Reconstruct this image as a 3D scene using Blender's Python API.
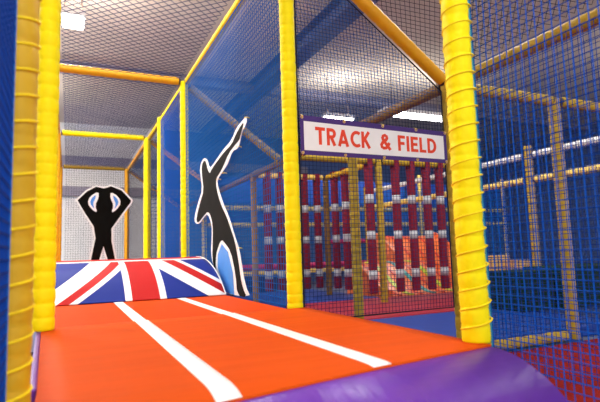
import bpy, bmesh, math, random
from mathutils import Vector, Matrix
random.seed(7)
for o in list(bpy.data.objects): bpy.data.objects.remove(o)
SC = bpy.context.scene
COL = SC.collection

# ------------------------------------------------------------------ camera
EYE = Vector((0, 0, 0.87))
yaw, pitch, roll, FPX = 0.4368485, 0.1040279, -0.0316359, 497.7
fw = Vector((math.sin(yaw)*math.cos(pitch), math.cos(yaw)*math.cos(pitch), math.sin(pitch)))
r0 = Vector((math.cos(yaw), -math.sin(yaw), 0)); u0 = r0.cross(fw)
rt = r0*math.cos(roll) + u0*math.sin(roll); up = -r0*math.sin(roll) + u0*math.cos(roll)
cd = bpy.data.cameras.new('camera'); cam = bpy.data.objects.new('camera', cd); COL.objects.link(cam)
cam.matrix_world = Matrix(((rt.x, up.x, -fw.x, EYE.x), (rt.y, up.y, -fw.y, EYE.y), (rt.z, up.z, -fw.z, EYE.z), (0, 0, 0, 1)))
cd.sensor_width = 36; cd.lens = FPX/600*36; cd.clip_start = 0.02; cd.clip_end = 100
cd.dof.use_dof = True; cd.dof.focus_distance = 3.6; cd.dof.aperture_fstop = 2.6
SC.camera = cam

# ------------------------------------------------------------------ world, exposure
w = bpy.data.worlds.new('world'); SC.world = w; w.use_nodes = True
w.node_tree.nodes['Background'].inputs[0].default_value = (0.93, 0.97, 1.0, 1)
w.node_tree.nodes['Background'].inputs[1].default_value = 1.45
SC.view_settings.view_transform = 'Standard'; SC.view_settings.look = 'None'
SC.view_settings.gamma = 1.0; SC.view_settings.use_curve_mapping = False
SC.view_settings.exposure = 0.15
LAMP_W = 62.0; UP = 1.3

# ------------------------------------------------------------------ materials
def mat(name, col, rough=0.5, spec=0.5, var=0.0, scale=8.0, bump=0.0, bscale=30.0, emit=None, coat=0.0, stretch=None):
    m = bpy.data.materials.new(name); m.use_nodes = True
    nt = m.node_tree; b = nt.nodes['Principled BSDF']
    b.inputs['Base Color'].default_value = (*col, 1); b.inputs['Roughness'].default_value = rough
    b.inputs['Specular IOR Level'].default_value = spec; b.inputs['Coat Weight'].default_value = coat
    tc = nt.nodes.new('ShaderNodeTexCoord'); src = tc.outputs['Object']
    if stretch:
        mp = nt.nodes.new('ShaderNodeMapping'); mp.inputs['Scale'].default_value = stretch
        nt.links.new(src, mp.inputs[0]); src = mp.outputs[0]
    if var:
        n = nt.nodes.new('ShaderNodeTexNoise'); n.inputs['Scale'].default_value = scale; n.inputs['Detail'].default_value = 4
        r = nt.nodes.new('ShaderNodeValToRGB')
        r.color_ramp.elements[0].position = 0.3; r.color_ramp.elements[1].position = 0.7
        r.color_ramp.elements[0].color = (*[c*(1-var) for c in col], 1); r.color_ramp.elements[1].color = (*[min(1, c*(1+var)) for c in col], 1)
        nt.links.new(src, n.inputs['Vector']); nt.links.new(n.outputs[0], r.inputs[0]); nt.links.new(r.outputs[0], b.inputs['Base Color'])
    if bump:
        n = nt.nodes.new('ShaderNodeTexNoise'); n.inputs['Scale'].default_value = bscale
        bp = nt.nodes.new('ShaderNodeBump'); bp.inputs['Strength'].default_value = bump; bp.inputs['Distance'].default_value = 0.02
        nt.links.new(src, n.inputs['Vector']); nt.links.new(n.outputs[0], bp.inputs['Height']); nt.links.new(bp.outputs[0], b.inputs['Normal'])
    if emit:
        b.inputs['Emission Color'].default_value = (*col, 1); b.inputs['Emission Strength'].default_value = emit
    return m
M = {}
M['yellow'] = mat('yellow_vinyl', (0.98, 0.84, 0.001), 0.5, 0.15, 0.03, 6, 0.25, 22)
M['gold'] = mat('shade_gold_vinyl', (0.92, 0.62, 0.003), 0.5, 0.15, 0.04, 6, 0.25, 22)  # yellow with the top rails' underside shade mixed into the base colour
M['amber'] = mat('shade_amber_vinyl', (0.85, 0.42, 0.006), 0.45, 0.35, 0.05, 6, 0.25, 22)  # yellow pushed to orange: underside shade of rails painted into the colour
M['ochre'] = mat('shaded_yellow_vinyl', (0.66, 0.40, 0.01), 0.5, 0.3, 0.06, 6, 0.35, 14)  # yellow with the shading of the nearest left post put into the colour
M['olive'] = mat('net_dimmed_yellow_vinyl', (0.42, 0.28, 0.018), 0.6, 0.3, 0.08, 6, 0.25, 18)  # yellow darkened in its base colour for the dimming by nets in front
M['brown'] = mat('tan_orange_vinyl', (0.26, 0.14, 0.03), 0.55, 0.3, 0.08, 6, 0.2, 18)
M['paleyellow'] = mat('pale_yellow_vinyl', (0.95, 0.70, 0.16), 0.5, 0.3, 0.04)
M['cord'] = mat('yellow_cord', (0.95, 0.72, 0.01), 0.6, 0.2)
M['clamp'] = mat('dark_clamp', (0.05, 0.03, 0.02), 0.4, 0.5)
M['orange'] = mat('orange_mat_vinyl', (0.60, 0.072, 0.004), 0.6, 0.03, 0.05, 3, 0.12, 4, stretch=(0.6, 4, 1))
M['orange2'] = mat('orange_red_mat_vinyl', (0.58, 0.058, 0.004), 0.6, 0.03, 0.05, 3, 0.12, 4, stretch=(0.6, 4, 1))
M['purple'] = mat('purple_vinyl', (0.135, 0.030, 0.36), 0.34, 0.35, 0.06, 3, 0.3, 5, stretch=(3, 0.8, 0.8))
M['line'] = mat('white_vinyl', (0.86, 0.85, 0.82), 0.45, 0.3, 0.03)
M['black'] = mat('black_print', (0.006, 0.006, 0.005), 0.8, 0.02, 0.2, 5)
M['blackgrey'] = mat('charcoal_print', (0.012, 0.012, 0.010), 0.7, 0.05, 0.2, 5)
M['boardwhite'] = mat('white_board', (0.88, 0.90, 0.88), 0.5, 0.3)
M['skyblue'] = mat('light_blue_print', (0.07, 0.30, 0.80), 0.45, 0.4, 0.05)
M['bannerpurple'] = mat('purple_banner', (0.055, 0.018, 0.17), 0.5, 0.3, 0.08)
M['bannerwhite'] = mat('white_banner', (0.87, 0.89, 0.86), 0.5, 0.15, 0.02)
M['letter'] = mat('red_orange_lettering', (0.78, 0.055, 0.012), 0.5, 0.3)
M['brass'] = mat('brass_eyelet', (0.75, 0.55, 0.22), 0.3, 0.5)
M['navynet'] = mat('navy_twine', (0.016, 0.028, 0.11), 0.7, 0.2)
M['bluenet'] = mat('blue_twine', (0.014, 0.15, 0.50), 0.8, 0.08)
M['brightnet'] = mat('bright_blue_twine', (0.004, 0.095, 0.50), 0.8, 0.1)
M['deepnet'] = mat('deep_blue_twine', (0.003, 0.045, 0.30), 0.8, 0.08)
M['blacknet'] = mat('black_twine', (0.012, 0.014, 0.03), 0.7, 0.2)
M['cyanrope'] = mat('sea_blue_rope', (0.05, 0.36, 0.62), 0.6, 0.3)
M['maroon'] = mat('maroon_vinyl', (0.185, 0.006, 0.024), 0.5, 0.2, 0.08)
M['band'] = mat('pale_grey_vinyl', (0.50, 0.52, 0.56), 0.5, 0.3, 0.05)
M['bluepad'] = mat('blue_vinyl', (0.012, 0.09, 0.52), 0.4, 0.4, 0.06)
M['bluemat'] = mat('mid_blue_vinyl', (0.010, 0.05, 0.30), 0.5, 0.2, 0.06)
M['darkblue'] = mat('dark_blue_vinyl', (0.012, 0.035, 0.16), 0.45, 0.4, 0.08)
M['green'] = mat('dark_green_vinyl', (0.003, 0.03, 0.022), 0.6, 0.1, 0.1)
M['redpad'] = mat('red_vinyl', (0.34, 0.014, 0.035), 0.5, 0.2, 0.08)
M['magenta'] = mat('magenta_vinyl', (0.45, 0.01, 0.12), 0.45, 0.4)
M['carpet'] = mat('red_carpet', (0.28, 0.014, 0.009), 0.9, 0.1, 0.2, 60, 0.3, 200)
M['floorgrey'] = mat('blue_grey_floor', (0.10, 0.12, 0.20), 0.6, 0.3, 0.1)
M['slideorange'] = mat('slide_orange', (0.90, 0.19, 0.04), 0.3, 0.5, 0.04)
M['slidered'] = mat('slide_red', (0.70, 0.05, 0.02), 0.3, 0.5)
M['teal'] = mat('slide_teal', (0.02, 0.34, 0.36), 0.3, 0.5)
M['lime'] = mat('slide_lime', (0.55, 0.72, 0.02), 0.3, 0.5)
M['sand'] = mat('sand_vinyl', (0.75, 0.45, 0.12), 0.5, 0.3, 0.05)
M['ceil'] = mat('ceiling_sheet', (0.68, 0.595, 0.50), 0.8, 0.2, 0.06, 1.5)
M['wallwhite'] = mat('white_wall', (0.86, 0.87, 0.88), 0.7, 0.2, 0.04, 1.5)
M['wallblue'] = mat('blue_grey_wall', (0.10, 0.17, 0.40), 0.7, 0.2, 0.12, 1.2)
M['steel'] = mat('grey_steel', (0.30, 0.28, 0.36), 0.5, 0.4, 0.1)
M['steelblue'] = mat('blue_steel', (0.10, 0.13, 0.27), 0.5, 0.4, 0.1)
M['rust'] = mat('red_oxide_steel', (0.33, 0.13, 0.10), 0.6, 0.3, 0.08)
M['paint'] = mat('white_paint', (0.8, 0.8, 0.8), 0.5, 0.3)
M['tube'] = mat('lamp_glow', (1.0, 0.97, 0.92), 0.5, 0.2, emit=9.0)

def union_mat():
    """blue, white and red crossed stripes from the UV of the wedge face: u runs -1..1 across, v 0..1 up the curve"""
    m = bpy.data.materials.new('flag_vinyl'); m.use_nodes = True; nt = m.node_tree; b = nt.nodes['Principled BSDF']
    b.inputs['Roughness'].default_value = 0.5; b.inputs['Specular IOR Level'].default_value = 0.08
    uv = nt.nodes.new('ShaderNodeUVMap'); uv.uv_map = 'flag'; sp = nt.nodes.new('ShaderNodeSeparateXYZ'); nt.links.new(uv.outputs[0], sp.inputs[0])
    def mth(op, a, c=None):
        n = nt.nodes.new('ShaderNodeMath'); n.operation = op
        for i, x in enumerate((a, c)):
            if x is None: continue
            if isinstance(x, (int, float)): n.inputs[i].default_value = x
            else: nt.links.new(x, n.inputs[i])
        return n.outputs[0]
    u = mth('SUBTRACT', mth('MULTIPLY', sp.outputs[0], 2.0), 1.0); v = sp.outputs[1]
    s = mth('ABSOLUTE', u); side = mth('GREATER_THAN', u, 0.0)
    d = mth('ADD', v, mth('MULTIPLY', mth('SUBTRACT', s, 0.78), 1.4))
    lo = mth('ADD', 0.13, mth('MULTIPLY', side, 0.22)); hi = mth('ADD', 0.32, mth('MULTIPLY', side, 0.27))
    white = mth('MULTIPLY', mth('GREATER_THAN', d, 0.0), mth('LESS_THAN', d, 0.70))
    red = mth('MULTIPLY', mth('GREATER_THAN', d, lo), mth('LESS_THAN', d, hi))
    white = mth('MAXIMUM', white, mth('LESS_THAN', s, 0.245)); notc = mth('GREATER_THAN', s, 0.245)
    red = mth('MAXIMUM', mth('MULTIPLY', red, notc), mth('LESS_THAN', s, 0.165))
    white = mth('MAXIMUM', white, mth('GREATER_THAN', v, 0.94)); below = mth('LESS_THAN', v, 0.94)
    red = mth('MAXIMUM', mth('MULTIPLY', red, below), mth('GREATER_THAN', v, 0.965))
    m1 = nt.nodes.new('ShaderNodeMixRGB'); m1.inputs[1].default_value = (0.013, 0.030, 0.25, 1); m1.inputs[2].default_value = (0.83, 0.83, 0.82, 1)
    m2 = nt.nodes.new('ShaderNodeMixRGB'); m2.inputs[2].default_value = (0.48, 0.014, 0.014, 1)
    nt.links.new(white, m1.inputs[0]); nt.links.new(m1.outputs[0], m2.inputs[1]); nt.links.new(red, m2.inputs[0])
    nt.links.new(m2.outputs[0], b.inputs['Base Color'])
    return m
M['flag'] = union_mat()

# ------------------------------------------------------------------ mesh helpers
class MB:
    def __init__(s): s.v = []; s.f = []
    def add(s, vs, fs):
        o = len(s.v); s.v += [tuple(p) for p in vs]; s.f += [tuple(i+o for i in f) for f in fs]; return s
    def box(s, x0, x1, y0, y1, z0, z1):
        return s.add([(x, y, z) for z in (z0, z1) for y in (y0, y1) for x in (x0, x1)],
                     [(0, 2, 3, 1), (4, 5, 7, 6), (0, 1, 5, 4), (2, 6, 7, 3), (0, 4, 6, 2), (1, 3, 7, 5)])
    def prism(s, poly, off, d):
        """poly: 3D points; extruded along d, starting at off"""
        n = len(poly); off = Vector(off); d = Vector(d)
        a = [Vector(p)+off for p in poly]; b = [p+d for p in a]
        return s.add(a+b, [tuple(range(n))[::-1], tuple(range(n, 2*n))] + [(i, (i+1) % n, n+(i+1) % n, n+i) for i in range(n)])
    def path(s, pts, r, n=8, closed=False):
        pts = [Vector(p) for p in pts]; k = len(pts); vs = []; fs = []
        t = (pts[1]-pts[0]).normalized(); a = t.orthogonal().normalized()
        for i, p in enumerate(pts):
            t = (pts[min(i+1, k-1)]-pts[max(i-1, 0)]).normalized()
            a = (a - t*a.dot(t)).normalized(); b = t.cross(a)
            rr = r[i] if isinstance(r, (list, tuple)) else r
            vs += [p + (a*math.cos(2*math.pi*j/n)+b*math.sin(2*math.pi*j/n))*rr for j in range(n)]
        for i in range(k-1):
            for j in range(n): fs.append((i*n+j, i*n+(j+1) % n, (i+1)*n+(j+1) % n, (i+1)*n+j))
        fs += [tuple(range(n))[::-1], tuple(range((k-1)*n, k*n))]
        return s.add(vs, fs)
    def build(s, name, m, parent=None, smooth=False, bevel=0.0):
        me = bpy.data.meshes.new(name); me.from_pydata(s.v, [], s.f); me.validate()
        bm = bmesh.new(); bm.from_mesh(me); bmesh.ops.recalc_face_normals(bm, faces=bm.faces); bm.to_mesh(me); bm.free()
        me.materials.append(m)
        if smooth:
            for p in me.polygons: p.use_smooth = True
        o = bpy.data.objects.new(name, me); COL.objects.link(o)
        if parent:
            o.parent = parent; o.matrix_parent_inverse = Matrix.Translation(-parent.location)
        if bevel:
            md = o.modifiers.new('bevel', 'BEVEL'); md.width = bevel; md.segments = 2
        return o
def tag(o, label, cat, group=None, kind=None):
    o['label'] = label; o['category'] = cat
    if group: o['group'] = group
    if kind: o['kind'] = kind
    return o
def thing(name, loc, label, cat, group=None):
    o = bpy.data.objects.new(name, None); COL.objects.link(o); o.location = loc; o.empty_display_size = 0.05
    return tag(o, label, cat, group)
def struct(o): o['kind'] = 'structure'; return o

def sleeve_path(p0, p1, r, seg=0.075, pinch=0.007, jitter=0.25):
    """points and radii of a padded tube drawn in at every tie"""
    p0 = Vector(p0); p1 = Vector(p1); L = (p1-p0).length; ts = [0.0]
    while ts[-1] < L-seg*0.6: ts.append(ts[-1]+seg*(1+random.uniform(-jitter, jitter)))
    ts[-1] = L
    pts = []; rs = []
    for a, b in zip(ts[:-1], ts[1:]):
        bulge = random.uniform(-0.0012, 0.0016)
        for q, dr in ((0.0, -pinch), (0.10, -pinch*0.25), (0.35, bulge), (0.65, bulge), (0.90, -pinch*0.25)):
            pts.append(p0.lerp(p1, (a+(b-a)*q)/L)); rs.append(r+dr)
    pts.append(p1); rs.append(r-pinch)
    return pts, rs
def lacing(c, z0, z1, r, pitch, parent, m, rad=0.004, phase=0.0, pull=0.018):
    n = int((z1-z0)/pitch*14); mb = MB()
    mb.path([(c[0]+(r+pull*max(0.0, math.cos(2*math.pi*i/14))**4)*math.cos(phase+2*math.pi*i/14), c[1]+(r+pull*max(0.0, math.cos(2*math.pi*i/14))**4)*math.sin(phase+2*math.pi*i/14), z0+(z1-z0)*i/n) for i in range(n+1)], rad, 5)
    return mb.build('lacing_cord', m, parent, True)
def post(x, y, z0, z1, r, m, label, group=None, lace=False, seg=0.075, n=20, plate=False, pinch=0.006):
    t = thing('padded_post', (x, y, z0), label, 'post', group)
    pts, rs = sleeve_path((x, y, z0+(0.012 if plate else 0)), (x, y, z1), r, seg, pinch)
    mb = MB(); mb.path(pts, rs, n); mb.build('foam_sleeve', m, t, True)
    MB().path([(x, y, z1-0.002), (x, y, z1+0.012)], r*0.75, n).build('end_cap', M['clamp'], t, False)
    if plate: MB().path([(x, y, z0), (x, y, z0+0.014)], r*1.25, n).build('base_plate', M['clamp'], t)
    if lace: lacing((x, y), z0+0.02, z1-0.05, r+0.001, lace, t, M['cord'], phase=0.0 if x > 0 else math.pi, pull=0.018 if x > 0 else 0.012)
    return t
def rail(p0, p1, r, m, label, group=None, seg=0.16, pinch=0.0035, n=16, clamps=True):
    p0 = Vector(p0); p1 = Vector(p1); d = (p1-p0).normalized()
    t = thing('padded_rail', p0, label, 'rail', group)
    pts, rs = sleeve_path(p0+d*0.02, p1-d*0.02, r, seg, pinch, 0.1)
    MB().path(pts, rs, n).build('foam_sleeve', m, t, True)
    if clamps:
        for a, b in ((p0, p0+d*0.022), (p1-d*0.022, p1)):
            MB().path([a, b], r*0.9, n).build('clamp', M['clamp'], t)
    return t

def net(name, poly, m, label, pitch, rad, rot=0.0, axis=None, rope=None, group=None, rope_r=0.006, sag=0.0):
    """knotted netting filling a flat convex outline: every strand is a thin three-sided cord"""
    P = [Vector(p) for p in poly]; o = P[0]
    e = Vector(axis).normalized() if axis else (P[1]-P[0]).normalized()
    nrm = (P[1]-P[0]).cross(P[-1]-P[0]).normalized(); f = nrm.cross(e)
    e, f = e*math.cos(rot)+f*math.sin(rot), f*math.cos(rot)-e*math.sin(rot)
    q = [((p-o).dot(e), (p-o).dot(f)) for p in P]
    t = thing(name, P[0], label, 'netting', group); mb = MB()
    for k in (0, 1):
        lo = min(a[k] for a in q); hi = max(a[k] for a in q)
        c = lo + pitch*0.5
        while c < hi:
            hits = []
            for i in range(len(q)):
                a, b = q[i], q[(i+1) % len(q)]
                if (a[k]-c)*(b[k]-c) < 0:
                    s = (c-a[k])/(b[k]-a[k]); hits.append(a[1-k]+(b[1-k]-a[1-k])*s)
            if len(hits) >= 2 and max(hits)-min(hits) > 0.01:
                h0, h1 = min(hits), max(hits)
                g = (lambda h: o+e*c+f*h) if k == 0 else (lambda h: o+e*h+f*c)
                if rad > 0.003:
                    mb.path([g(h0), g(h1)], rad, 4)
                else:
                    mb.path([g(h0), g(h1)], rad, 3)
            c += pitch
    mb.build('mesh', m, t)
    if rope is not None:
        MB().path(P+[P[0]], rope_r, 5).build('border_rope', rope, t)
    return t

# ================================================================== SETTING
T = 0.50           # top of the track mats above the hall floor
ZP, ZT = 2.235, 3.30
struct(MB().box(-5, 19, 3.12, 19, -0.1, 0).build('floor', M['floorgrey']))
struct(MB().box(-5, 19, -3, 3.12, -0.1, 0).build('floor', M['carpet']))
struct(MB().box(-5, 19, -1.5, 19, 5.6, 5.7).build('ceiling', M['ceil']))
struct(MB().box(-5, 3.2, 18.6, 18.8, 0, 5.6).build('wall_back', M['wallwhite']))
struct(MB().box(3.2, 19, 18.6, 18.8, 0, 5.6).build('wall_far', M['wallblue']))
struct(MB().box(18.8, 19, -3, 18.6, 0, 5.6).build('wall_right', M['wallblue']))
struct(MB().box(-5, -4.8, -3, 18.6, 0, 5.6).build('wall_left', M['wallwhite']))
for i, z in enumerate((3.05, 4.1)):
    struct(MB().box(-4.8, 9, 18.42, 18.6, z, z+0.32).build('trim_%d' % (i+1), M['steel']))
# roof steel under the ceiling sheets
def beam(name, x0, x1, y0, y1, z0, z1, m, label):
    b = thing(name, ((x0+x1)/2, (y0+y1)/2, z1), label, 'roof beam')
    lx = x1-x0 > y1-y0
    MB().box(x0, x1, y0, y1, z0, z0+0.025).build('bottom_flange', m, b)
    MB().box(x0, x1, y0, y1, z1-0.025, z1).build('top_flange', m, b)
    if lx: MB().box(x0, x1, (y0+y1)/2-0.015, (y0+y1)/2+0.015, z0+0.025, z1-0.025).build('web', m, b)
    else: MB().box((x0+x1)/2-0.015, (x0+x1)/2+0.015, y0, y1, z0+0.025, z1-0.025).build('web', m, b)
    return b
beam('roof_beam', 4.45, 4.85, -1, 18.4, 5.2, 5.6, M['steelblue'], 'blue-grey steel roof beam running away above the banner')
beam('roof_beam', -4.8, 18.8, 3.9, 4.2, 5.32, 5.6, M['rust'], 'red oxide roof beam seen through the wide net beside the front post')
beam('roof_beam', -4.8, 18.8, 12.6, 12.9, 5.35, 5.6, M['steel'], 'grey roof beam crossing above the far end of the lane')

# hall lamps: housing, glowing tube and the light it gives
def batten(x, y, z, ln, wd, label, along='x', k=1.0):
    b = thing('ceiling_light', (x, y, z), label, 'ceiling light', 'fluorescent lamps under the hall roof')
    sx, sy = (ln/2, wd/2) if along == 'x' else (wd/2, ln/2)
    MB().box(x-sx, x+sx, y-sy, y+sy, z+0.03, z+0.12).build('housing', M['paint'], b)
    MB().box(x-sx+0.02, x+sx-0.02, y-sy+0.02, y+sy-0.02, z-0.02, z+0.03).build('diffuser', M['tube'], b, bevel=0.015)
    for d in (-0.7, 0.7):
        a = (x+d*sx, y) if along == 'x' else (x, y+d*sy)
        MB().path([(a[0], a[1], z+0.12), (a[0], a[1], 5.6)], 0.012, 6).build('hanger', M['clamp'], b)
    l = bpy.data.lights.new('lamp_light', 'AREA'); l.shape = 'RECTANGLE'; l.size = sx*2; l.size_y = sy*2; l.energy = LAMP_W*k; l.color = (1.0, 0.98, 0.95)
    lo = bpy.data.objects.new('lamp_light', l); COL.objects.link(lo); lo.parent = b; lo.location = (0, 0, -0.04)
    l2 = l.copy(); l2.energy = LAMP_W*k*UP; lo2 = bpy.data.objects.new('lamp_light', l2); COL.objects.link(lo2); lo2.parent = b; lo2.location = (0, 0, 0.14); lo2.rotation_euler = (math.pi, 0, 0)  # second area light facing up, added to brighten the ceiling
    return b
batten(0.015, 8.22, 4.57, 0.34, 0.46, 'square white lamp glowing above the lane beside the far left posts', 'x', 1.2)
batten(8.5, 10.6, 4.45, 2.2, 0.40, 'long white lamp glowing above the right end of the banner', k=0.35)
batten(6.6, 11.5, 4.45, 0.9, 0.25, 'short white lamp behind the tan rail above the banner', k=0.4)
for i, (x, y, where) in enumerate(((0.8, -0.9, 'in front of the track'), (0.4, 4.6, 'over the second bay of the lane'), (4.2, 4.2, 'over the side aisle'),
                     (-2.6, 5.0, 'beside the second bay of the lane'), (-2.6, 9.5, 'beside the flag wedge'), (-2.6, 14.0, 'beside the end of the lane'), (13.0, 5.5, 'by the end of the hall'))):
    batten(x, y, 4.5, 1.5, 0.30, 'unseen added fill lamp high ' + where, k=3.0 if y > 9 else 1.0)  # lamps out of view, added as fill; the far ones brighten the end wall

# ================================================================== TRACK
def prof(y):
    """height of the mat surface: flat, then rolling over the rounded front"""
    if y >= 1.45: return T
    d = min(1.0, (1.45-y)/0.468)
    return T*math.sqrt(max(0.0, 1-d*d))
XL, XR = -0.074, 1.455
SEAM = 3.10
def taper(x, y): return x-(XR-x)/(XR-XL)*0.05*min(1.0, max(0.0, (y-1.62)/1.4))   # the mat widens a little towards its back
def edge_y(x): return 1.279 + 0.118*x     # where the orange cover meets the purple roll
def sheet(xs, ya, yb, lift, thick, ny=26, wide=False):
    """curved sheet following the mat profile between the lines ya(x) and yb(x)"""
    mb = MB(); vs = []; nx = len(xs)
    for k in (0, 1):
        for x in xs:
            for j in range(ny+1):
                s = (j/ny)**2 if True else j/ny
                y = ya(x)+(yb(x)-ya(x))*s
                vs.append((taper(x, y) if wide else x, y, prof(y)+lift-(thick if k else 0)))
    fs = []; N = nx*(ny+1)
    for i in range(nx-1):
        for j in range(ny):
            a = i*(ny+1)+j; b = a+ny+1
            fs += [(a, b, b+1, a+1), (N+a, N+a+1, N+b+1, N+b)]
    for j in range(ny):
        fs += [(j, j+1, N+j+1, N+j)]; a = (nx-1)*(ny+1)+j; fs += [(a+1, a, N+a, N+a+1)]
    for i in range(nx-1):
        a = i*(ny+1); b = a+ny+1
        fs += [(b, a, N+a, N+b), (a+ny, b+ny, N+b+ny, N+a+ny)]
    return mb.add(vs, fs)
xs = [XL+(XR-XL)*i/16 for i in range(17)]
mat1 = thing('track_mat', (0.66, 2.2, 0), 'orange front track mat with white lane lines and a purple rounded front', 'soft play mat')
sheet(xs, edge_y, lambda x: SEAM, 0.004, 0.02, wide=True).build('orange_cover', M['orange'], mat1, True)
core = MB(); pts = []
for i in range(25):
    y = 0.984 + (1.45-0.984)*(1-math.cos(math.pi/2*i/24)) if False else 1.45-0.466*math.cos(math.pi/2*i/24)
    pts.append((y, prof(y)-0.004))
poly = [(XL, y, z) for y, z in pts] + [(XL, SEAM-0.01, T-0.018), (XL, SEAM-0.01, 0.0)]
rollpoly = [(XL, y, z) for y, z in pts] + [(XL, 1.60, T-0.018), (XL, 1.60, 0.0)]
rl = MB().prism(rollpoly, (0, 0, 0), (XR-XL, 0, 0)).build('purple_roll', M['purple'], mat1, False)
for p in rl.data.polygons: p.use_smooth = abs(p.normal.x) < 0.5
MB().box(XL, XR, 1.605, SEAM-0.01, 0.0, T-0.018).build('foam_base', M['darkblue'], mat1)
MB().prism([(XL-0.026, 1.70, 0.30), (XL-0.002, 1.70, 0.30), (taper(XL, SEAM)-0.001, SEAM-0.05, 0.30), (taper(XL, SEAM)-0.026, SEAM-0.05, 0.30)], (0, 0, 0), (0, 0, T-0.302)).build('side_trim', M['purple'], mat1, bevel=0.008)
for xc in (0.395, 0.925):
    ln = [xc-0.037, xc-0.018, xc, xc+0.018, xc+0.037]
    sheet(ln, lambda x: edge_y(x)+0.002, lambda x: SEAM-0.004, 0.0065, 0.003).build('lane_line', M['line'], mat1, True)['label'] = 'white stripe'

mat2 = thing('track_mat', (0.66, 6, 0), 'orange-red rear track mat running under the flag wedge', 'soft play mat')
MB().box(-0.09, 1.345, SEAM+0.002, 14.2, 0.40, T+0.001).build('orange_cover', M['orange2'], mat2, bevel=0.008)
MB().box(-0.20, 1.52, SEAM+0.004, 14.2, 0.0, 0.385).build('foam_base', M['darkblue'], mat2)
for xc in (0.39, 0.92):
    MB().box(xc-0.036, xc+0.036, SEAM+0.008, 4.545, T, T+0.004).build('lane_line', M['line'], mat2)['label'] = 'white stripe'

# wedge with the crossed flag stripes
wp = [(4.55, 0.506), (4.60, 0.545), (4.68, 0.605), (4.80, 0.675), (4.98, 0.752), (5.20, 0.815), (5.45, 0.852), (5.62, 0.862), (5.72, 0.862)]
def smooth_curve(pts, k=5):
    out = []
    for i in range(len(pts)-1):
        p = [Vector((*pts[max(0, min(len(pts)-1, i+d))], 0)) for d in (-1, 0, 1, 2)]
        for j in range(k):
            t = j/k
            q = 0.5*((2*p[1])+(p[2]-p[0])*t+(2*p[0]-5*p[1]+4*p[2]-p[3])*t*t+(3*p[1]-p[0]-3*p[2]+p[3])*t**3)
            out.append((q.x, q.y))
    return out+[pts[-1]]
wc = smooth_curve(wp); WX0, WX1 = -0.20, 1.335
wedge = thing('crash_wedge', (0.63, 5.2, T), 'padded wedge covered in red, white and blue crossed flag stripes', 'soft play wedge')
Ls = [0.0]
for a, b in zip(wc[:-1], wc[1:]): Ls.append(Ls[-1]+math.hypot(b[0]-a[0], b[1]-a[1]))
me = bpy.data.meshes.new('flag_cover'); nx = 24; vs = []; uvs = []
for i in range(nx+1):
    for (y, z), l in zip(wc, Ls): vs.append((WX0+(WX1-WX0)*i/nx, y, z+0.003)); uvs.append((0.5+(WX0+(WX1-WX0)*i/nx-0.625)/1.42, ((z-0.87)/y+0.0813)/0.0799))
k = len(wc); fs = [(i*k+j, (i+1)*k+j, (i+1)*k+j+1, i*k+j+1) for i in range(nx) for j in range(k-1)]
me.from_pydata(vs, [], fs); ul = me.uv_layers.new(name='flag')
for lp in me.loops: ul.data[lp.index].uv = uvs[lp.vertex_index]
for p in me.polygons: p.use_smooth = True
me.materials.append(M['flag']); fo = bpy.data.objects.new('flag_cover', me); COL.objects.link(fo); fo.parent = wedge; fo.matrix_parent_inverse = Matrix.Translation(-wedge.location)
sd = fo.modifiers.new('thickness', 'SOLIDIFY'); sd.thickness = 0.006; sd.offset = -1
MB().prism([(WX0+0.006, y+0.004, z-0.006) for y, z in wc[1:]]+[(WX0+0.006, 5.9, 0.85), (WX0+0.006, 5.9, T+0.004), (WX0+0.006, 4.57, T+0.004)], (0, 0, 0), (WX1-WX0-0.012, 0, 0)).build('foam_core', M['bluepad'], wedge)
MB().path([(WX1, y, z+0.003) for y, z in wc], 0.006, 6).build('piping', M['line'], wedge, True)

# ================================================================== LANE FRAME
PR = 0.055
post(1.465, 1.535, T+0.001, ZT+0.02, PR, M['yellow'], 'bright yellow padded post at the front right corner of the track, cord wound round it', lace=0.072, n=28, pinch=0.0025)
post(1.417, 3.165, T-0.09, ZT+0.02, PR, M['yellow'], 'bright yellow padded post at the left end of the banner', n=28, pinch=0.004)
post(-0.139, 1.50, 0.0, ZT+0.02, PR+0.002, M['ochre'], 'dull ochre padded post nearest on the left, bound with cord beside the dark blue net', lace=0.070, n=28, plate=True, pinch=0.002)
post(-0.117, 3.035, T+0.004, ZT+0.02, PR+0.003, M['yellow'], 'bright yellow padded post right behind the ochre one', n=28, pinch=0.004)
post(1.432, 6.78, T+0.002, ZT, 0.056, M['yellow'], 'yellow padded post between the blue net panel and the pointing figure', seg=0.1)
post(1.430, 8.73, T+0.002, ZT, 0.056, M['yellow'], 'slim yellow padded post dividing white end netting from the blue net panel', seg=0.1)
post(1.430, 10.34, T+0.002, ZT, 0.072, M['yellow'], 'thicker yellow padded post where the middle cross rail meets the slanted rails', seg=0.1)
post(1.420, 14.15, T+0.002, ZT, 0.066, M['amber'], 'amber padded post at the far end of the lane behind the figure making a hoop', seg=0.1)
for y, s in ((6.78, 'under the nearest cross rail'), (10.34, 'under the middle cross rail'), (14.15, 'under the farthest cross rail')):
    post(-0.215, y, T-0.11, ZT, 0.055, M['amber'], 'amber padded post on the left of the lane ' + s, 'left posts far along the lane', seg=0.1)
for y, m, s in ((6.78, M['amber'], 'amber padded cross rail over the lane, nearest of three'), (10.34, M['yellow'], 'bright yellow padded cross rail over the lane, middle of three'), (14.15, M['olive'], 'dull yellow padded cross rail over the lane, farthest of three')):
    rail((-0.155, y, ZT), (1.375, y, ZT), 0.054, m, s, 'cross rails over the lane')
ys = (1.535, 3.165, 6.78, 10.34, 14.15)
nm = ('in the front bay', 'from the banner post to the blue panel', 'between the nearest and middle cross rails', 'between the middle and farthest cross rails')
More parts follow.
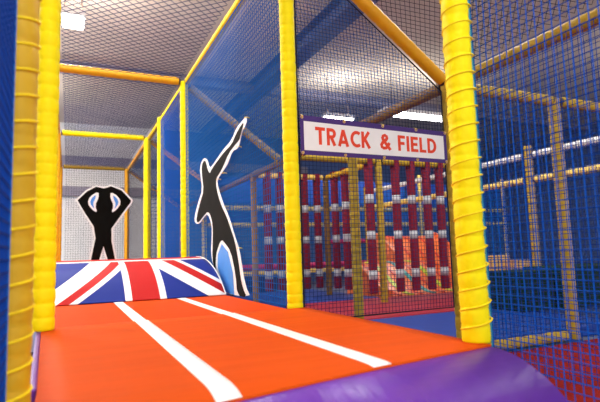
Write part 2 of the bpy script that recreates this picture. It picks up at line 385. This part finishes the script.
for i in range(4):
    rail((1.462, ys[i]+0.07, ZT-0.012), (1.462, ys[i+1]-0.07, ZT-0.012), 0.043, M['gold'] if i < 3 else M['amber'], 'yellow padded top rail right of the lane ' + nm[i], 'top rails along the lane', seg=0.12)
for i in (1, 2, 3):
    rail((-0.215, ys[i]+0.06, ZT), (-0.215, ys[i+1]-0.06, ZT), 0.043, M['amber'], 'amber padded top rail left of the lane ' + nm[i], 'top rails along the lane')
# aisle beside the lane: slanted rails falling from the lane frame to a lower line of posts
XP = 2.885
sl = [(3.165, M['amber'], 0.052, 'amber padded rail slanting down to the top of the front post, above the banner'), (6.78, M['olive'], 0.056, 'olive padded rail slanting down behind the raised arm of the pointing figure'),
      (10.34, M['amber'], 0.05, 'amber padded rail slanting down behind the slim posts'), (14.15, M['amber'], 0.05, 'amber padded rail slanting down at the far end of the lane')]
for y, m, r, s in sl:
    rail((1.50, y, ZT-0.06), (XP-0.03, y, ZP+0.03), r, m, s, 'slanted rails of the side aisle', seg=0.10, pinch=0.004)
py = (3.165, 4.75, 6.35, 8.05, 10.34, 14.15)
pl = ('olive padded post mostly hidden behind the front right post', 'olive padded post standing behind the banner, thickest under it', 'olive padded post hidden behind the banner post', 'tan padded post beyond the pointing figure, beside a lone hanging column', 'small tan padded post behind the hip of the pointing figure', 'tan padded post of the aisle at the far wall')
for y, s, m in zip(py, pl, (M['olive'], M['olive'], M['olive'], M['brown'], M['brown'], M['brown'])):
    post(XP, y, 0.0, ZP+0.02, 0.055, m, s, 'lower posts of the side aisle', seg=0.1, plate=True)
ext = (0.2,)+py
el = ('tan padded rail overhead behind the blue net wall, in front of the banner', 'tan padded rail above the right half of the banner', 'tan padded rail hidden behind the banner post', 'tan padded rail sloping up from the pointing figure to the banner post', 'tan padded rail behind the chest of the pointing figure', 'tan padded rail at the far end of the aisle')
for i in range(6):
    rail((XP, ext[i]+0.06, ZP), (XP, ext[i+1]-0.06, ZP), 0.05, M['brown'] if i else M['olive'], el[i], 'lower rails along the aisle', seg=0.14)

# ================================================================== NETS
H4 = math.pi/4
bays = ((1.55, 6.70, 'before the nearest cross rail'), (6.86, 10.26, 'between the nearest and middle cross rails'), (10.42, 14.06, 'before the farthest cross rail'))
for y0, y1, where in bays:
    net('safety_net', [(-0.10, y0, ZT), (1.37, y0, ZT), (1.37, y1, ZT), (-0.10, y1, ZT)], M['navynet'], 'navy roof net over the lane ' + where, 0.075, 0.0032, H4)
for y0, y1, where in ((3.24, 6.70, 'behind the banner'), (6.86, 10.26, 'beyond the pointing figure'), (10.42, 14.06, 'at the far end of the aisle')):
    net('safety_net', [(1.51, y0, ZT-0.10), (XP-0.06, y0, ZP-0.02), (XP-0.06, y1, ZP-0.02), (1.51, y1, ZT-0.10)], M['bluenet'], 'blue roof net sloping over the side aisle ' + where, 0.036, 0.0023, H4, axis=(0, 1, 0))
net('safety_net', [(1.60, 0.5, ZT-0.08), (XP-0.06, 0.5, ZP+0.06), (XP-0.06, 3.10, ZP+0.06), (1.60, 3.10, ZT-0.08)], M['blacknet'], 'black wide diamond net between the slanted amber rail and the front post', 0.040, 0.0023, H4, axis=(0, 1, 0))
net('safety_net', [(1.49, 3.175, 0.40), (XP-0.065, 3.175, 0.40), (XP-0.065, 3.175, ZP-0.05), (1.49, 3.175, ZT-0.15)], M['navynet'], 'navy square net wall hanging behind the banner', 0.030, 0.0019, 0, rope=M['blacknet'], rope_r=0.007)
net('safety_net', [(1.445, 3.24, 0.42), (1.445, 6.72, 0.42), (1.445, 6.72, ZT-0.05), (1.445, 3.24, ZT-0.05)], M['bluenet'], 'blue side net of the lane behind the pointing figure', 0.050, 0.0029, 0, rope=M['bluenet'])
net('safety_net', [(1.43, 6.84, 0.52), (1.43, 8.67, 0.52), (1.43, 8.67, ZT-0.05), (1.43, 6.84, ZT-0.05)], M['brightnet'], 'dense blue net panel between two slim yellow posts', 0.034, 0.0019, 0, rope=M['bluenet'])
net('safety_net', [(-0.10, 14.1, 0.52), (1.36, 14.1, 0.52), (1.36, 14.1, ZT-0.05), (-0.10, 14.1, ZT-0.05)], M['blacknet'], 'dark square net closing the far end of the lane before the white wall', 0.06, 0.0034, 0)
net('safety_net', [(1.43, 8.8, 0.52), (1.43, 14.1, 0.52), (1.43, 14.1, ZT-0.05), (1.43, 8.8, ZT-0.05)], M['blacknet'], 'fine dark side net at the far end of the lane', 0.06, 0.0022, 0)
net('safety_net', [(1.543, 0.35, 0.02), (1.543, 1.53, 0.02), (1.543, 1.53, ZT-0.04), (1.543, 0.35, ZT-0.04)], M['brightnet'], 'bright blue net wall laced to the front right post', 0.034, 0.0023, 0, rope=M['cyanrope'], rope_r=0.0045)
net('safety_net', [(-0.136, 0.50, 0.53), (-0.136, 1.437, 0.53), (-0.136, 1.437, ZT-0.04), (-0.136, 0.50, ZT-0.04)], M['deepnet'], 'dark blue net wall laced to the nearest ochre post', 0.030, 0.0040, 0, rope=M['bluenet'], rope_r=0.005)
net('safety_net', [(2.815, 0.40, 0.02), (2.815, 3.08, 0.02), (2.815, 3.08, ZP-0.03), (2.815, 0.40, ZP-0.03)], M['deepnet'], 'deep blue net wall under the tan overhead rail on the red carpet', 0.036, 0.0021, 0)
net('safety_net', [(XP+0.07, 3.175, 0.12), (5.7, 3.175, 0.12), (5.7, 3.175, ZP-0.05), (XP+0.07, 3.175, ZP-0.05)], M['navynet'], 'navy net wall across the aisle behind the bright laced net', 0.040, 0.0024, 0)

# ================================================================== BANNER
BY = 3.118
SZ = -0.012
ban = thing('banner', (2.16, BY, 1.57), 'white banner with red lettering and purple border tied between two yellow posts', 'sign')
def bpoly(x0, x1, z0, z1, y0, y1, m, name, parent):
    return MB().box(x0, x1, y0, y1, z0, z1).build(name, m, parent)
bpoly(1.476, 2.795, 1.572+SZ, 1.858+SZ, BY, BY+0.004, M['bannerpurple'], 'purple_border', ban)
bpoly(1.503, 2.764, 1.605+SZ, 1.815+SZ, BY-0.002, BY-0.0002, M['bannerwhite'], 'white_panel', ban)
def arc(cx, cy, rx, ry, a0, a1, n=10):
    return [(cx+rx*math.cos(math.radians(a0+(a1-a0)*i/n)), cy+ry*math.sin(math.radians(a0+(a1-a0)*i/n))) for i in range(n+1)]
GW = 0.19; h = GW/2
GLYPH = {   # strokes of each capital in a box one unit high; the first number is its width
    'T': (0.64, [[(0, 1-h), (0.64, 1-h)], [(0.32, 0), (0.32, 1-h)]]),
    'R': (0.62, [[(h, 0), (h, 1)], [(h, 1-h), (0.33, 1-h)]+arc(0.33, 0.70, 0.19, 0.205, 90, -90)+[(h, 0.495)], [(0.30, 0.46), (0.52, 0)]]),
    'A': (0.76, [[(h, 0), (0.38, 0.97)], [(0.76-h, 0), (0.38, 0.97)], [(0.20, 0.25), (0.56, 0.25)]]),
    'C': (0.66, [arc(0.44, 0.5, 0.345, 0.405, 52, 308, 18)]),
    'K': (0.66, [[(h, 0), (h, 1)], [(0.12, 0.40), (0.54, 1.0)], [(0.24, 0.55), (0.56, 0)]]),
    '&': (0.80, [[(0.70, 0.0), (0.24, 0.60), (0.19, 0.74), (0.25, 0.86), (0.36, 0.91), (0.47, 0.85), (0.49, 0.73), (0.42, 0.62)], [(0.45, 0.645), (0.20, 0.45), (0.10, 0.30), (0.13, 0.16), (0.25, 0.09), (0.40, 0.11), (0.55, 0.25), (0.64, 0.45)]]),
    'F': (0.52, [[(h, 0), (h, 1)], [(h, 1-h), (0.52, 1-h)], [(h, 0.49), (0.47, 0.49)]]),
    'I': (0.20, [[(h, 0), (h, 1)]]),
    'E': (0.54, [[(h, 0), (h, 1)], [(h, 1-h), (0.54, 1-h)], [(h, 0.5), (0.49, 0.5)], [(h, h), (0.54, h)]]),
    'L': (0.50, [[(h, 0), (h, 1)], [(h, h), (0.50, h)]]),
    'D': (0.68, [[(h, 0), (h, 1)], [(h, 1-h), (0.26, 1-h)]+arc(0.26, 0.5, 0.325, 0.405, 90, -90, 14)+[(h, h)]]),
}
def letter(ch, ox, oz, sx, sz):
    mb = MB()
    for k, st in enumerate(GLYPH[ch][1]):
        n = len(st); L = []; Rr = []
        for i in range(n):
            a = Vector(st[max(0, i-1)]); b = Vector(st[min(n-1, i+1)]); t = (b-a).normalized(); m = Vector((-t.y, t.x))*h; p = Vector(st[i])
            L.append(p+m); Rr.append(p-m)
        pts = [(ox+p.x*sx, BY-0.0036-0.0003*k, oz+p.y*sz) for p in L+Rr]; back = [(x, BY-0.0021-0.00005*k, z) for x, y, z in pts]
        fs = []
        for i in range(n-1): fs += [(i, i+1, n+i+1, n+i), (2*n+i, 3*n+i, 3*n+i+1, 2*n+i+1), (i, 2*n+i, 2*n+i+1, i+1), (n+i, n+i+1, 3*n+i+1, 3*n+i)]
        fs += [(0, n, 3*n, 2*n), (n-1, 3*n-1, 4*n-1, 2*n-1)]
        mb.add(pts+back, fs)
    return mb.build('letter', M['letter'], ban)
for word, x0, x1 in (('TRACK', 1.592, 2.060), ('&', 2.142, 2.250), ('FIELD', 2.310, 2.684)):
    gap = 0.11; tot = sum(GLYPH[c][0] for c in word)+gap*(len(word)-1); k = (x1-x0)/tot; ox = x0
    for c in word:
        letter(c, ox, 1.651+SZ, k, 0.130); ox += (GLYPH[c][0]+gap)*k
def ring(c, R, r, n=14, k=6):
    mb = MB(); vs = []; fs = []
    for i in range(n):
        a = 2*math.pi*i/n
        for j in range(k):
            b = 2*math.pi*j/k; rr = R+r*math.cos(b)
            vs.append((c[0]+rr*math.cos(a), c[1]+r*math.sin(b), c[2]+rr*math.sin(a)))
    for i in range(n):
        for j in range(k): fs.append((i*k+j, ((i+1) % n)*k+j, ((i+1) % n)*k+(j+1) % k, i*k+(j+1) % k))
    return mb.add(vs, fs)
for x in (1.490, 1.835, 2.175, 2.490, 2.782):
    for z in (1.842+SZ, 1.585+SZ):
        e = ring((x, BY-0.003, z), 0.0085, 0.0035).build('eyelet', M['brass'], ban, True)
        MB().path([(x, BY-0.006, z), (x+0.004, BY-0.012, z+0.008), (x, BY+0.02, z+0.026 if z > 1.7 else z-0.026)], 0.0035, 5).build('cable_tie', M['paleyellow'], ban, True)

for c in ban.children:      # the banner hangs with its right end pulled a little narrower
    for v in c.data.vertices:
        x, z = v.co.x, v.co.z
        v.co.z = z - 0.026*max(0.0, (x-1.48)/1.32)*(z-1.56)/0.29
# ================================================================== CUT-OUT FIGURES
def inset(pts, d):
    """outline moved inwards by d"""
    A = sum(a[0]*b[1]-b[0]*a[1] for a, b in zip(pts, pts[1:]+pts[:1])); sg = 1 if A > 0 else -1; out = []
    n = len(pts)
    for i in range(n):
        p0, p, p1 = (Vector(pts[(i+k) % n]) for k in (-1, 0, 1))
        a = (p-p0).normalized(); b = (p1-p).normalized()
        na = Vector((-a.y, a.x))*sg; nb = Vector((-b.y, b.x))*sg; m = (na+nb)
        if m.length < 0.3: m = na
        m.normalize(); out.append(tuple(p+m*d*min(1.6, 1/max(0.5, m.dot(na)))))
    return out
def soften(pts, it=1):
    for _ in range(it):
        q = []
        for a, b in zip(pts, pts[1:]+pts[:1]):
            q.append((a[0]*.75+b[0]*.25, a[1]*.75+b[1]*.25)); q.append((a[0]*.25+b[0]*.75, a[1]*.25+b[1]*.75))
        pts = q
    return pts
def slab(pts, to3, d, name, m, parent):
    """flat sheet of its own thickness from a 2D outline, triangulated for concave shapes"""
    bm = bmesh.new(); vs = [bm.verts.new(to3(p)) for p in pts]; f = bm.faces.new(vs)
    ex = bmesh.ops.extrude_face_region(bm, geom=[f]); bmesh.ops.translate(bm, vec=d, verts=[v for v in ex['geom'] if isinstance(v, bmesh.types.BMVert)])
    bmesh.ops.triangulate(bm, faces=[f for f in bm.faces if len(f.verts) > 4]); bmesh.ops.recalc_face_normals(bm, faces=bm.faces)
    me = bpy.data.meshes.new(name); bm.to_mesh(me); bm.free(); me.materials.append(m)
    o = bpy.data.objects.new(name, me); COL.objects.link(o); o.parent = parent; o.matrix_parent_inverse = Matrix.Translation(-parent.location)
    return o
# figure pointing up, on the right side net
arch = [(4.03, 2.060), (4.04, 2.005), (4.163, 1.972), (4.2, 1.925), (4.248, 1.862), (4.314, 1.839), (4.461, 1.85), (4.603, 1.76), (4.789, 1.707), (5.014, 1.654), (4.973, 1.564), (4.806, 1.391), (4.61, 1.24), (4.446, 1.055), (4.305, 0.914), (4.245, 0.78), (4.165, 0.606), (4.02, 0.505),
        (4.84, 0.505), (5.017, 0.521), (5.16, 0.721), (5.293, 0.894), (5.243, 1.059), (5.236, 1.198), (5.399, 1.336), (5.569, 1.316), (5.821, 1.244), (6.014, 1.272), (6.047, 1.354), (5.808, 1.531), (5.634, 1.628), (5.721, 1.84), (5.743, 1.88), (5.681, 1.958), (5.538, 1.988), (5.404, 1.943), (5.309, 1.833), (5.225, 1.827), (4.777, 1.923), (4.471, 1.958), (4.326, 2.039), (4.107, 2.067)]
body = [(4.089, 2.037), (4.19, 1.951), (4.236, 1.906), (4.381, 1.886), (4.575, 1.848), (4.787, 1.744), (4.898, 1.709), (5.04, 1.668), (5.03, 1.563), (4.885, 1.391), (4.66, 1.229), (4.542, 1.113), (4.42, 0.991), (4.325, 0.806), (4.275, 0.668), (4.215, 0.577), (4.11, 0.505), (4.374, 0.505), (4.415, 0.699), (4.554, 0.909), (4.741, 0.99), (4.855, 1.029), (4.966, 0.982), (5.086, 0.876), (5.101, 0.737), (5.029, 0.652), (4.906, 0.537), (5.034, 0.56), (5.16, 0.721), (5.221, 0.862), (5.196, 1.036), (5.188, 1.195), (5.272, 1.309), (5.397, 1.36), (5.602, 1.319), (5.78, 1.271), (5.91, 1.271), (5.928, 1.327), (5.736, 1.496), (5.556, 1.606), (5.635, 1.809), (5.646, 1.881), (5.606, 1.936), (5.516, 1.954), (5.45, 1.925), (5.375, 1.819), (5.279, 1.761), (5.202, 1.801), (4.946, 1.85), (4.708, 1.892), (4.464, 1.913), (4.329, 1.983), (4.18, 2.026)]
AX = 1.392
fig = thing('athlete_cutout', (AX, 4.9, T), 'black cut-out athlete pointing skyward with one raised arm, light blue between the legs', 'cut-out figure')
slab(soften(arch), lambda p: (AX, p[0], p[1]), (0.006, 0, 0), 'white_backing', M['boardwhite'], fig)
slab(soften(body), lambda p: (AX-0.003, p[0], p[1]), (0.002, 0, 0), 'black_silhouette', M['blackgrey'], fig)
slab([(4.856, 0.985), (5.005, 0.88), (5.015, 0.742), (4.93, 0.67), (4.81, 0.52), (4.47, 0.506), (4.50, 0.705), (4.65, 0.90)], lambda p: (AX-0.003, p[0], p[1]), (0.002, 0, 0), 'blue_fill', M['skyblue'], fig)
for y, z in ((4.32, 1.86), (4.80, 1.69), (4.36, 0.93), (5.02, 1.66), (4.08, 2.07)):
    MB().path([(AX-0.004, y, z), (AX+0.02, y-0.012, z+0.005), (AX+0.046, y, z)], 0.005, 5).build('cable_tie', M['paleyellow'], fig, True)
# figure with both arms overhead
HY = 8.5
heart = [(0.296, 0.503), (0.30, 0.88), (0.361, 1.207), (0.334, 1.381), (0.186, 1.625), (0.088, 1.806), (0.24, 1.967), (0.386, 2.051), (0.505, 2.026), (0.61, 2.066), (0.786, 1.997), (0.947, 1.82), (0.937, 1.77), (0.788, 1.556), (0.648, 1.347), (0.65, 1.155), (0.705, 0.866), (0.72, 0.503), (0.555, 0.503), (0.540, 0.872), (0.506, 1.031), (0.474, 0.874), (0.455, 0.503)]
fig2 = thing('athlete_cutout', (0.5, HY, T), 'black cut-out athlete making a hoop overhead with both arms behind the flag wedge', 'cut-out figure')
f3 = lambda dy: (lambda p: (p[0], HY+dy, p[1]))
slab(heart, f3(0), (0, 0.012, 0), 'white_backing', M['boardwhite'], fig2)
slab(inset(heart, 0.026), f3(-0.003), (0, 0.002, 0), 'black_silhouette', M['black'], fig2)
for sg in (0, 1):
    fl = (lambda p: p) if not sg else (lambda p: (1.028-p[0], p[1]))
    a = [fl(p) for p in [(0.425, 1.950), (0.302, 1.873), (0.262, 1.761), (0.325, 1.660), (0.412, 1.602), (0.375, 1.73), (0.428, 1.843)]]
    b = [fl(p) for p in [(0.387, 1.895), (0.322, 1.838), (0.300, 1.761), (0.348, 1.685), (0.366, 1.672), (0.342, 1.754), (0.378, 1.838)]]
    slab(soften(a), f3(-0.006), (0, 0.002, 0), 'white_outline', M['boardwhite'], fig2)
    slab(soften(b), f3(-0.009), (0, 0.002, 0), 'blue_fill', M['skyblue'], fig2)

# ================================================================== PLAY AREA BEHIND THE BANNER
def pad(x0, x1, y0, y1, z0, z1, m, label, name='floor_mat', cat='mat', group=None):
    return tag(MB().box(x0, x1, y0, y1, z0, z1).build(name, m, None, bevel=0.012), label, cat, group)
pad(1.60, 2.80, 3.24, 4.72, 0.0, 0.06, M['bluemat'], 'blue floor mat of the side aisle just behind the banner net')
pad(1.60, 2.80, 4.80, 8.0, 0.0, 0.06, M['darkblue'], 'dark blue floor mat of the side aisle beyond the second bay')
pad(2.98, 5.0, 3.24, 4.86, 0.0, 0.10, M['bluemat'], 'large blue floor mat between the banner net and the red mat')
pad(5.05, 8.0, 3.24, 4.86, 0.0, 0.10, M['darkblue'], 'dark blue floor mat behind the blue net wall, around the green blocks')
pad(2.98, 6.8, 4.92, 7.0, 0.0, 0.10, M['redpad'], 'red floor mat at the foot of the orange slide')
pad(2.98, 4.7, 7.06, 9.6, 0.0, 0.10, M['bluemat'], 'blue floor mat under the hanging maroon columns')
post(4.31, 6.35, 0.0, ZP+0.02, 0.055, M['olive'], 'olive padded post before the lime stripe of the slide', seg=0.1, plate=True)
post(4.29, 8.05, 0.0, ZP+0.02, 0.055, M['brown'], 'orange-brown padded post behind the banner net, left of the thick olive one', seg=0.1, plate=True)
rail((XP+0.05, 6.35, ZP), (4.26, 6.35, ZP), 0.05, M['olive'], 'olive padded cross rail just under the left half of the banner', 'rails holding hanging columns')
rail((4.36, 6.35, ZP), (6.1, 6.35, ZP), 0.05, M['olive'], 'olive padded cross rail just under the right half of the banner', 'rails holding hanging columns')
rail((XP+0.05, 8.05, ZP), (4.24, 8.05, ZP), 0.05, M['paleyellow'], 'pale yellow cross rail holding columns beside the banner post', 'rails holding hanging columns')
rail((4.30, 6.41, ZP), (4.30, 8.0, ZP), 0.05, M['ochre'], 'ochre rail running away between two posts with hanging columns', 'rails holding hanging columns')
def column(x, y, label, dz=0.0, w=0.068):
    t = thing('hanging_column', (x, y, ZP), label, 'hanging pad', 'hanging maroon columns')
    MB().box(x-0.045, x+0.045, y-0.062, y-0.050, ZP-0.14, ZP+0.056).box(x-0.045, x+0.045, y+0.050, y+0.062, ZP-0.14, ZP+0.056).box(x-0.045, x+0.045, y-0.062, y+0.062, ZP+0.050, ZP+0.062).build('strap', M['maroon'], t)
    z = ZP-0.10+dz
    for i, h in enumerate((0.42, 0.42, 0.46, 0.21)):
        MB().path([(x, y, z), (x, y, z-0.01), (x, y, z-h+0.01), (x, y, z-h)], [w*0.85, w, w, w*0.85], 12).build('pad', M['maroon'], t, False); z -= h
        if i < 3: MB().path([(x, y, z), (x, y, z-0.13)], w*0.97, 12).build('band', M['band'], t, True); z -= 0.13
    return t
column(3.13, 8.05, 'maroon hanging column alone between the tan post and the banner post')
column(3.36, 8.05, 'maroon hanging column half hidden by the edge of the banner post')
column(3.85, 8.05, 'maroon hanging column right beside the banner post, seen through the net')
column(4.10, 8.05, 'maroon hanging column left of the orange-brown post')
column(4.30, 7.74, 'maroon hanging column just right of the orange-brown post')
column(4.30, 7.37, 'maroon hanging column between the orange-brown and thick olive posts')
column(4.13, 6.35, 'maroon hanging column between the two olive posts')
column(4.62, 6.35, 'first maroon hanging column right of the slim olive post')
column(4.917, 6.35, 'second maroon hanging column right of the slim olive post')
column(5.222, 6.35, 'third maroon hanging column right of the slim olive post')
column(5.486, 6.35, 'maroon hanging column nearest the front right post')
# orange slide with stripes running down it
def slide(x0, x1, ytop, ybot, ztop, zbot, label, stripes, bulge=0.25):
    s = thing('wave_slide', ((x0+x1)/2, ybot, 0), label, 'slide')
    N = 24
    def pt(x, q, lift=0):
        y = ytop+(ybot-ytop)*q; z = zbot+(ztop-zbot)*(0.5+0.5*math.cos(math.pi*q))
        return (x, y, z+lift)
    side = [pt(x0, i/N) for i in range(N+1)]+[(x0, ybot, 0.0), (x0, ytop, 0.0)]
    MB().prism(side, (0, 0, 0), (x1-x0, 0, 0)).build('bed', M['slideorange'], s)
    for x, wd, m in stripes:
        top = [pt(x, i/N, 0.012) for i in range(N+1)]; bot = [pt(x, i/N, -0.01) for i in range(N, -1, -1)]
        MB().prism(top+bot, (0, 0, 0), (wd, 0, 0)).build('stripe', m, s)
    for x in (x0-0.06, x1):
        MB().prism([pt(x, i/N, 0.10) for i in range(N+1)]+[(x, ybot, 0.0), (x, ytop, 0.0)], (0, 0, 0), (0.06, 0, 0)).build('side_wall', M['slideorange'], s)
    return s
slide(4.98, 6.75, 8.5, 7.08, 0.64, 0.10, 'wide orange slide with lime, teal and red stripes behind the slim olive post', [(5.12, 0.05, M['slidered']), (5.32, 0.10, M['lime']), (5.56, 0.05, M['slidered']), (5.80, 0.10, M['teal']), (6.05, 0.05, M['slidered']), (6.28, 0.11, M['lime']), (6.55, 0.05, M['slidered'])])
slide(6.95, 8.7, 10.6, 8.8, 1.22, 0.30, 'taller orange slide rising behind the striped one near the front right post', [(7.3, 0.06, M['slidered']), (7.7, 0.06, M['slidered']), (8.1, 0.06, M['slidered'])])
# structures beyond
def bar(p0, p1, r, m, label, group=None): return rail(p0, p1, r, m, label, group, seg=0.3, pinch=0.002, n=10)
bar((3.06, 12.0, 2.05), (12.94, 12.0, 2.05), 0.06, M['paleyellow'], 'upper pale yellow rail across the far play frame', 'rails of the far play frame')
bar((3.06, 12.0, 1.62), (12.94, 12.0, 1.62), 0.06, M['paleyellow'], 'second pale yellow rail across the far play frame, below the blue panels', 'rails of the far play frame')
bar((3.06, 11.3, 0.42), (7.62, 11.3, 0.42), 0.05, M['paleyellow'], 'lowest pale yellow rail near the floor behind the hanging columns', 'rails of the far play frame')
bar((6.36, 11.9, 1.15), (9.54, 11.9, 1.15), 0.06, M['magenta'], 'magenta rail behind the hanging columns', 'rails of the far play frame')
bar((3.06, 11.3, 0.56), (7.62, 11.3, 0.56), 0.07, M['magenta'], 'magenta roll near the floor behind the hanging columns', 'rails of the far play frame')
for i, x in enumerate((4.15, 6.25, 8.35, 10.45, 12.55)):
    tag(MB().box(x-1.0, x+1.0, 12.2, 12.3, 1.70, 1.98).build('wall_panel', M['bluepad'], None, bevel=0.02), 'saturated blue panel between the far rails, ' + ('behind the tan post', 'behind the banner post', 'behind the thick olive post', 'behind the slim olive post', 'beside the front right post')[i], 'panel', 'blue panels of the far play frame')
for i, x in enumerate((4.15, 6.25, 8.35, 10.45, 12.55)):
    tag(MB().box(x-1.0, x+1.0, 12.4, 12.5, 2.2, 2.9).build('wall_panel', M['bluepad'], None, bevel=0.02), 'large blue panel above the far rails, ' + ('beyond the pointing figure', 'behind the banner post', 'under the banner', 'under the lettering end of the banner', 'behind the front right post')[i], 'panel', 'blue panels of the far play frame')
net('safety_net', [(1.6, 11.9, 0.1), (13, 11.9, 0.1), (13, 11.9, 2.6), (1.6, 11.9, 2.6)], M['bluenet'], 'blue net wall of the far play frame behind the hanging columns', 0.09, 0.008, 0)
pad(1.6, 4.6, 10.4, 10.8, 0.0, 0.38, M['darkblue'], 'dark blue padded block low behind the hanging columns', 'floor_pad', 'pad')
# right of the front post, behind the blue nets
rail((XP+0.06, 3.165, ZP), (4.15, 3.165, ZP), 0.05, M['olive'], 'olive padded cross rail behind the blue net wall, beside the front right post', seg=0.12)
rail((4.25, 3.165, ZP), (5.9, 3.165, ZP), 0.05, M['olive'], 'olive padded cross rail behind the blue net wall, beyond the tall net post', seg=0.12)
post(4.18, 3.165, 0.0, ZP+0.02, 0.055, M['olive'], 'olive padded post standing on red carpet behind the blue net wall', seg=0.1, plate=True)
post(5.80, 4.85, 0.0, ZP+0.02, 0.055, M['olive'], 'slim olive padded post on blue pads behind the blue net wall', seg=0.1, plate=True)
rail((5.80, 4.92, 1.78), (5.80, 9.0, 1.78), 0.05, M['paleyellow'], 'pale yellow rail behind the blue net wall left of the slim olive net post', seg=0.2)
rail((5.80, 1.5, 1.78), (5.80, 4.78, 1.78), 0.05, M['paleyellow'], 'pale yellow rail behind the blue net wall right of the slim olive net post', seg=0.2)
rail((5.80, 4.92, 2.12), (5.80, 9.0, 2.12), 0.045, M['paint'], 'white rail behind the blue net wall left of the slim olive net post', seg=0.3)
rail((5.80, 1.5, 2.12), (5.80, 4.78, 2.12), 0.045, M['paint'], 'white rail behind the blue net wall right of the slim olive net post', seg=0.3)
rail((2.98, 3.165, 0.055), (4.10, 3.165, 0.055), 0.045, M['olive'], 'low olive padded kerb rail on the red carpet under the blue net', seg=0.2)
pad(4.82, 5.35, 4.25, 4.8, 0.10, 0.57, M['green'], 'dark green block left of the olive net post', 'play_block', 'play block')
pad(5.40, 7.2, 4.2, 4.75, 0.10, 0.60, M['green'], 'dark green block right of the olive net post', 'play_block', 'play block')
pad(4.95, 5.85, 4.95, 5.4, 0.10, 0.37, M['redpad'], 'red padded step behind the blue net beside the green block', 'play_block', 'play block')
pad(6.20, 6.50, 5.55, 5.85, 0.10, 0.66, M['sand'], 'sandy yellow upright block behind the blue net', 'play_block', 'play block')
pad(6.60, 7.0, 6.4, 6.6, 0.10, 0.72, M['sand'], 'low sandy yellow padded wall behind the blue net beside the front right post', 'play_block', 'play block')
for x, y, where in ((5.80, 9.05, 'at the far end of the white rail'), (5.80, 1.44, 'at the near end of the white rail')):
    post(x, y, 0.0, ZP, 0.055, M['olive'], 'olive padded post ' + where, seg=0.1, plate=True)
for x in (3.0, 7.68, 9.6, 13.0):
    post(x, 12.0 if x != 7.68 else 11.3, 0.0, 3.1, 0.06, M['paleyellow'], 'pale yellow post of the far play frame ' + {3.0: 'beyond the pointing figure', 7.68: 'behind the hanging columns', 9.6: 'behind the slide', 13.0: 'behind the front right post'}[x], seg=0.2, n=10, plate=True)
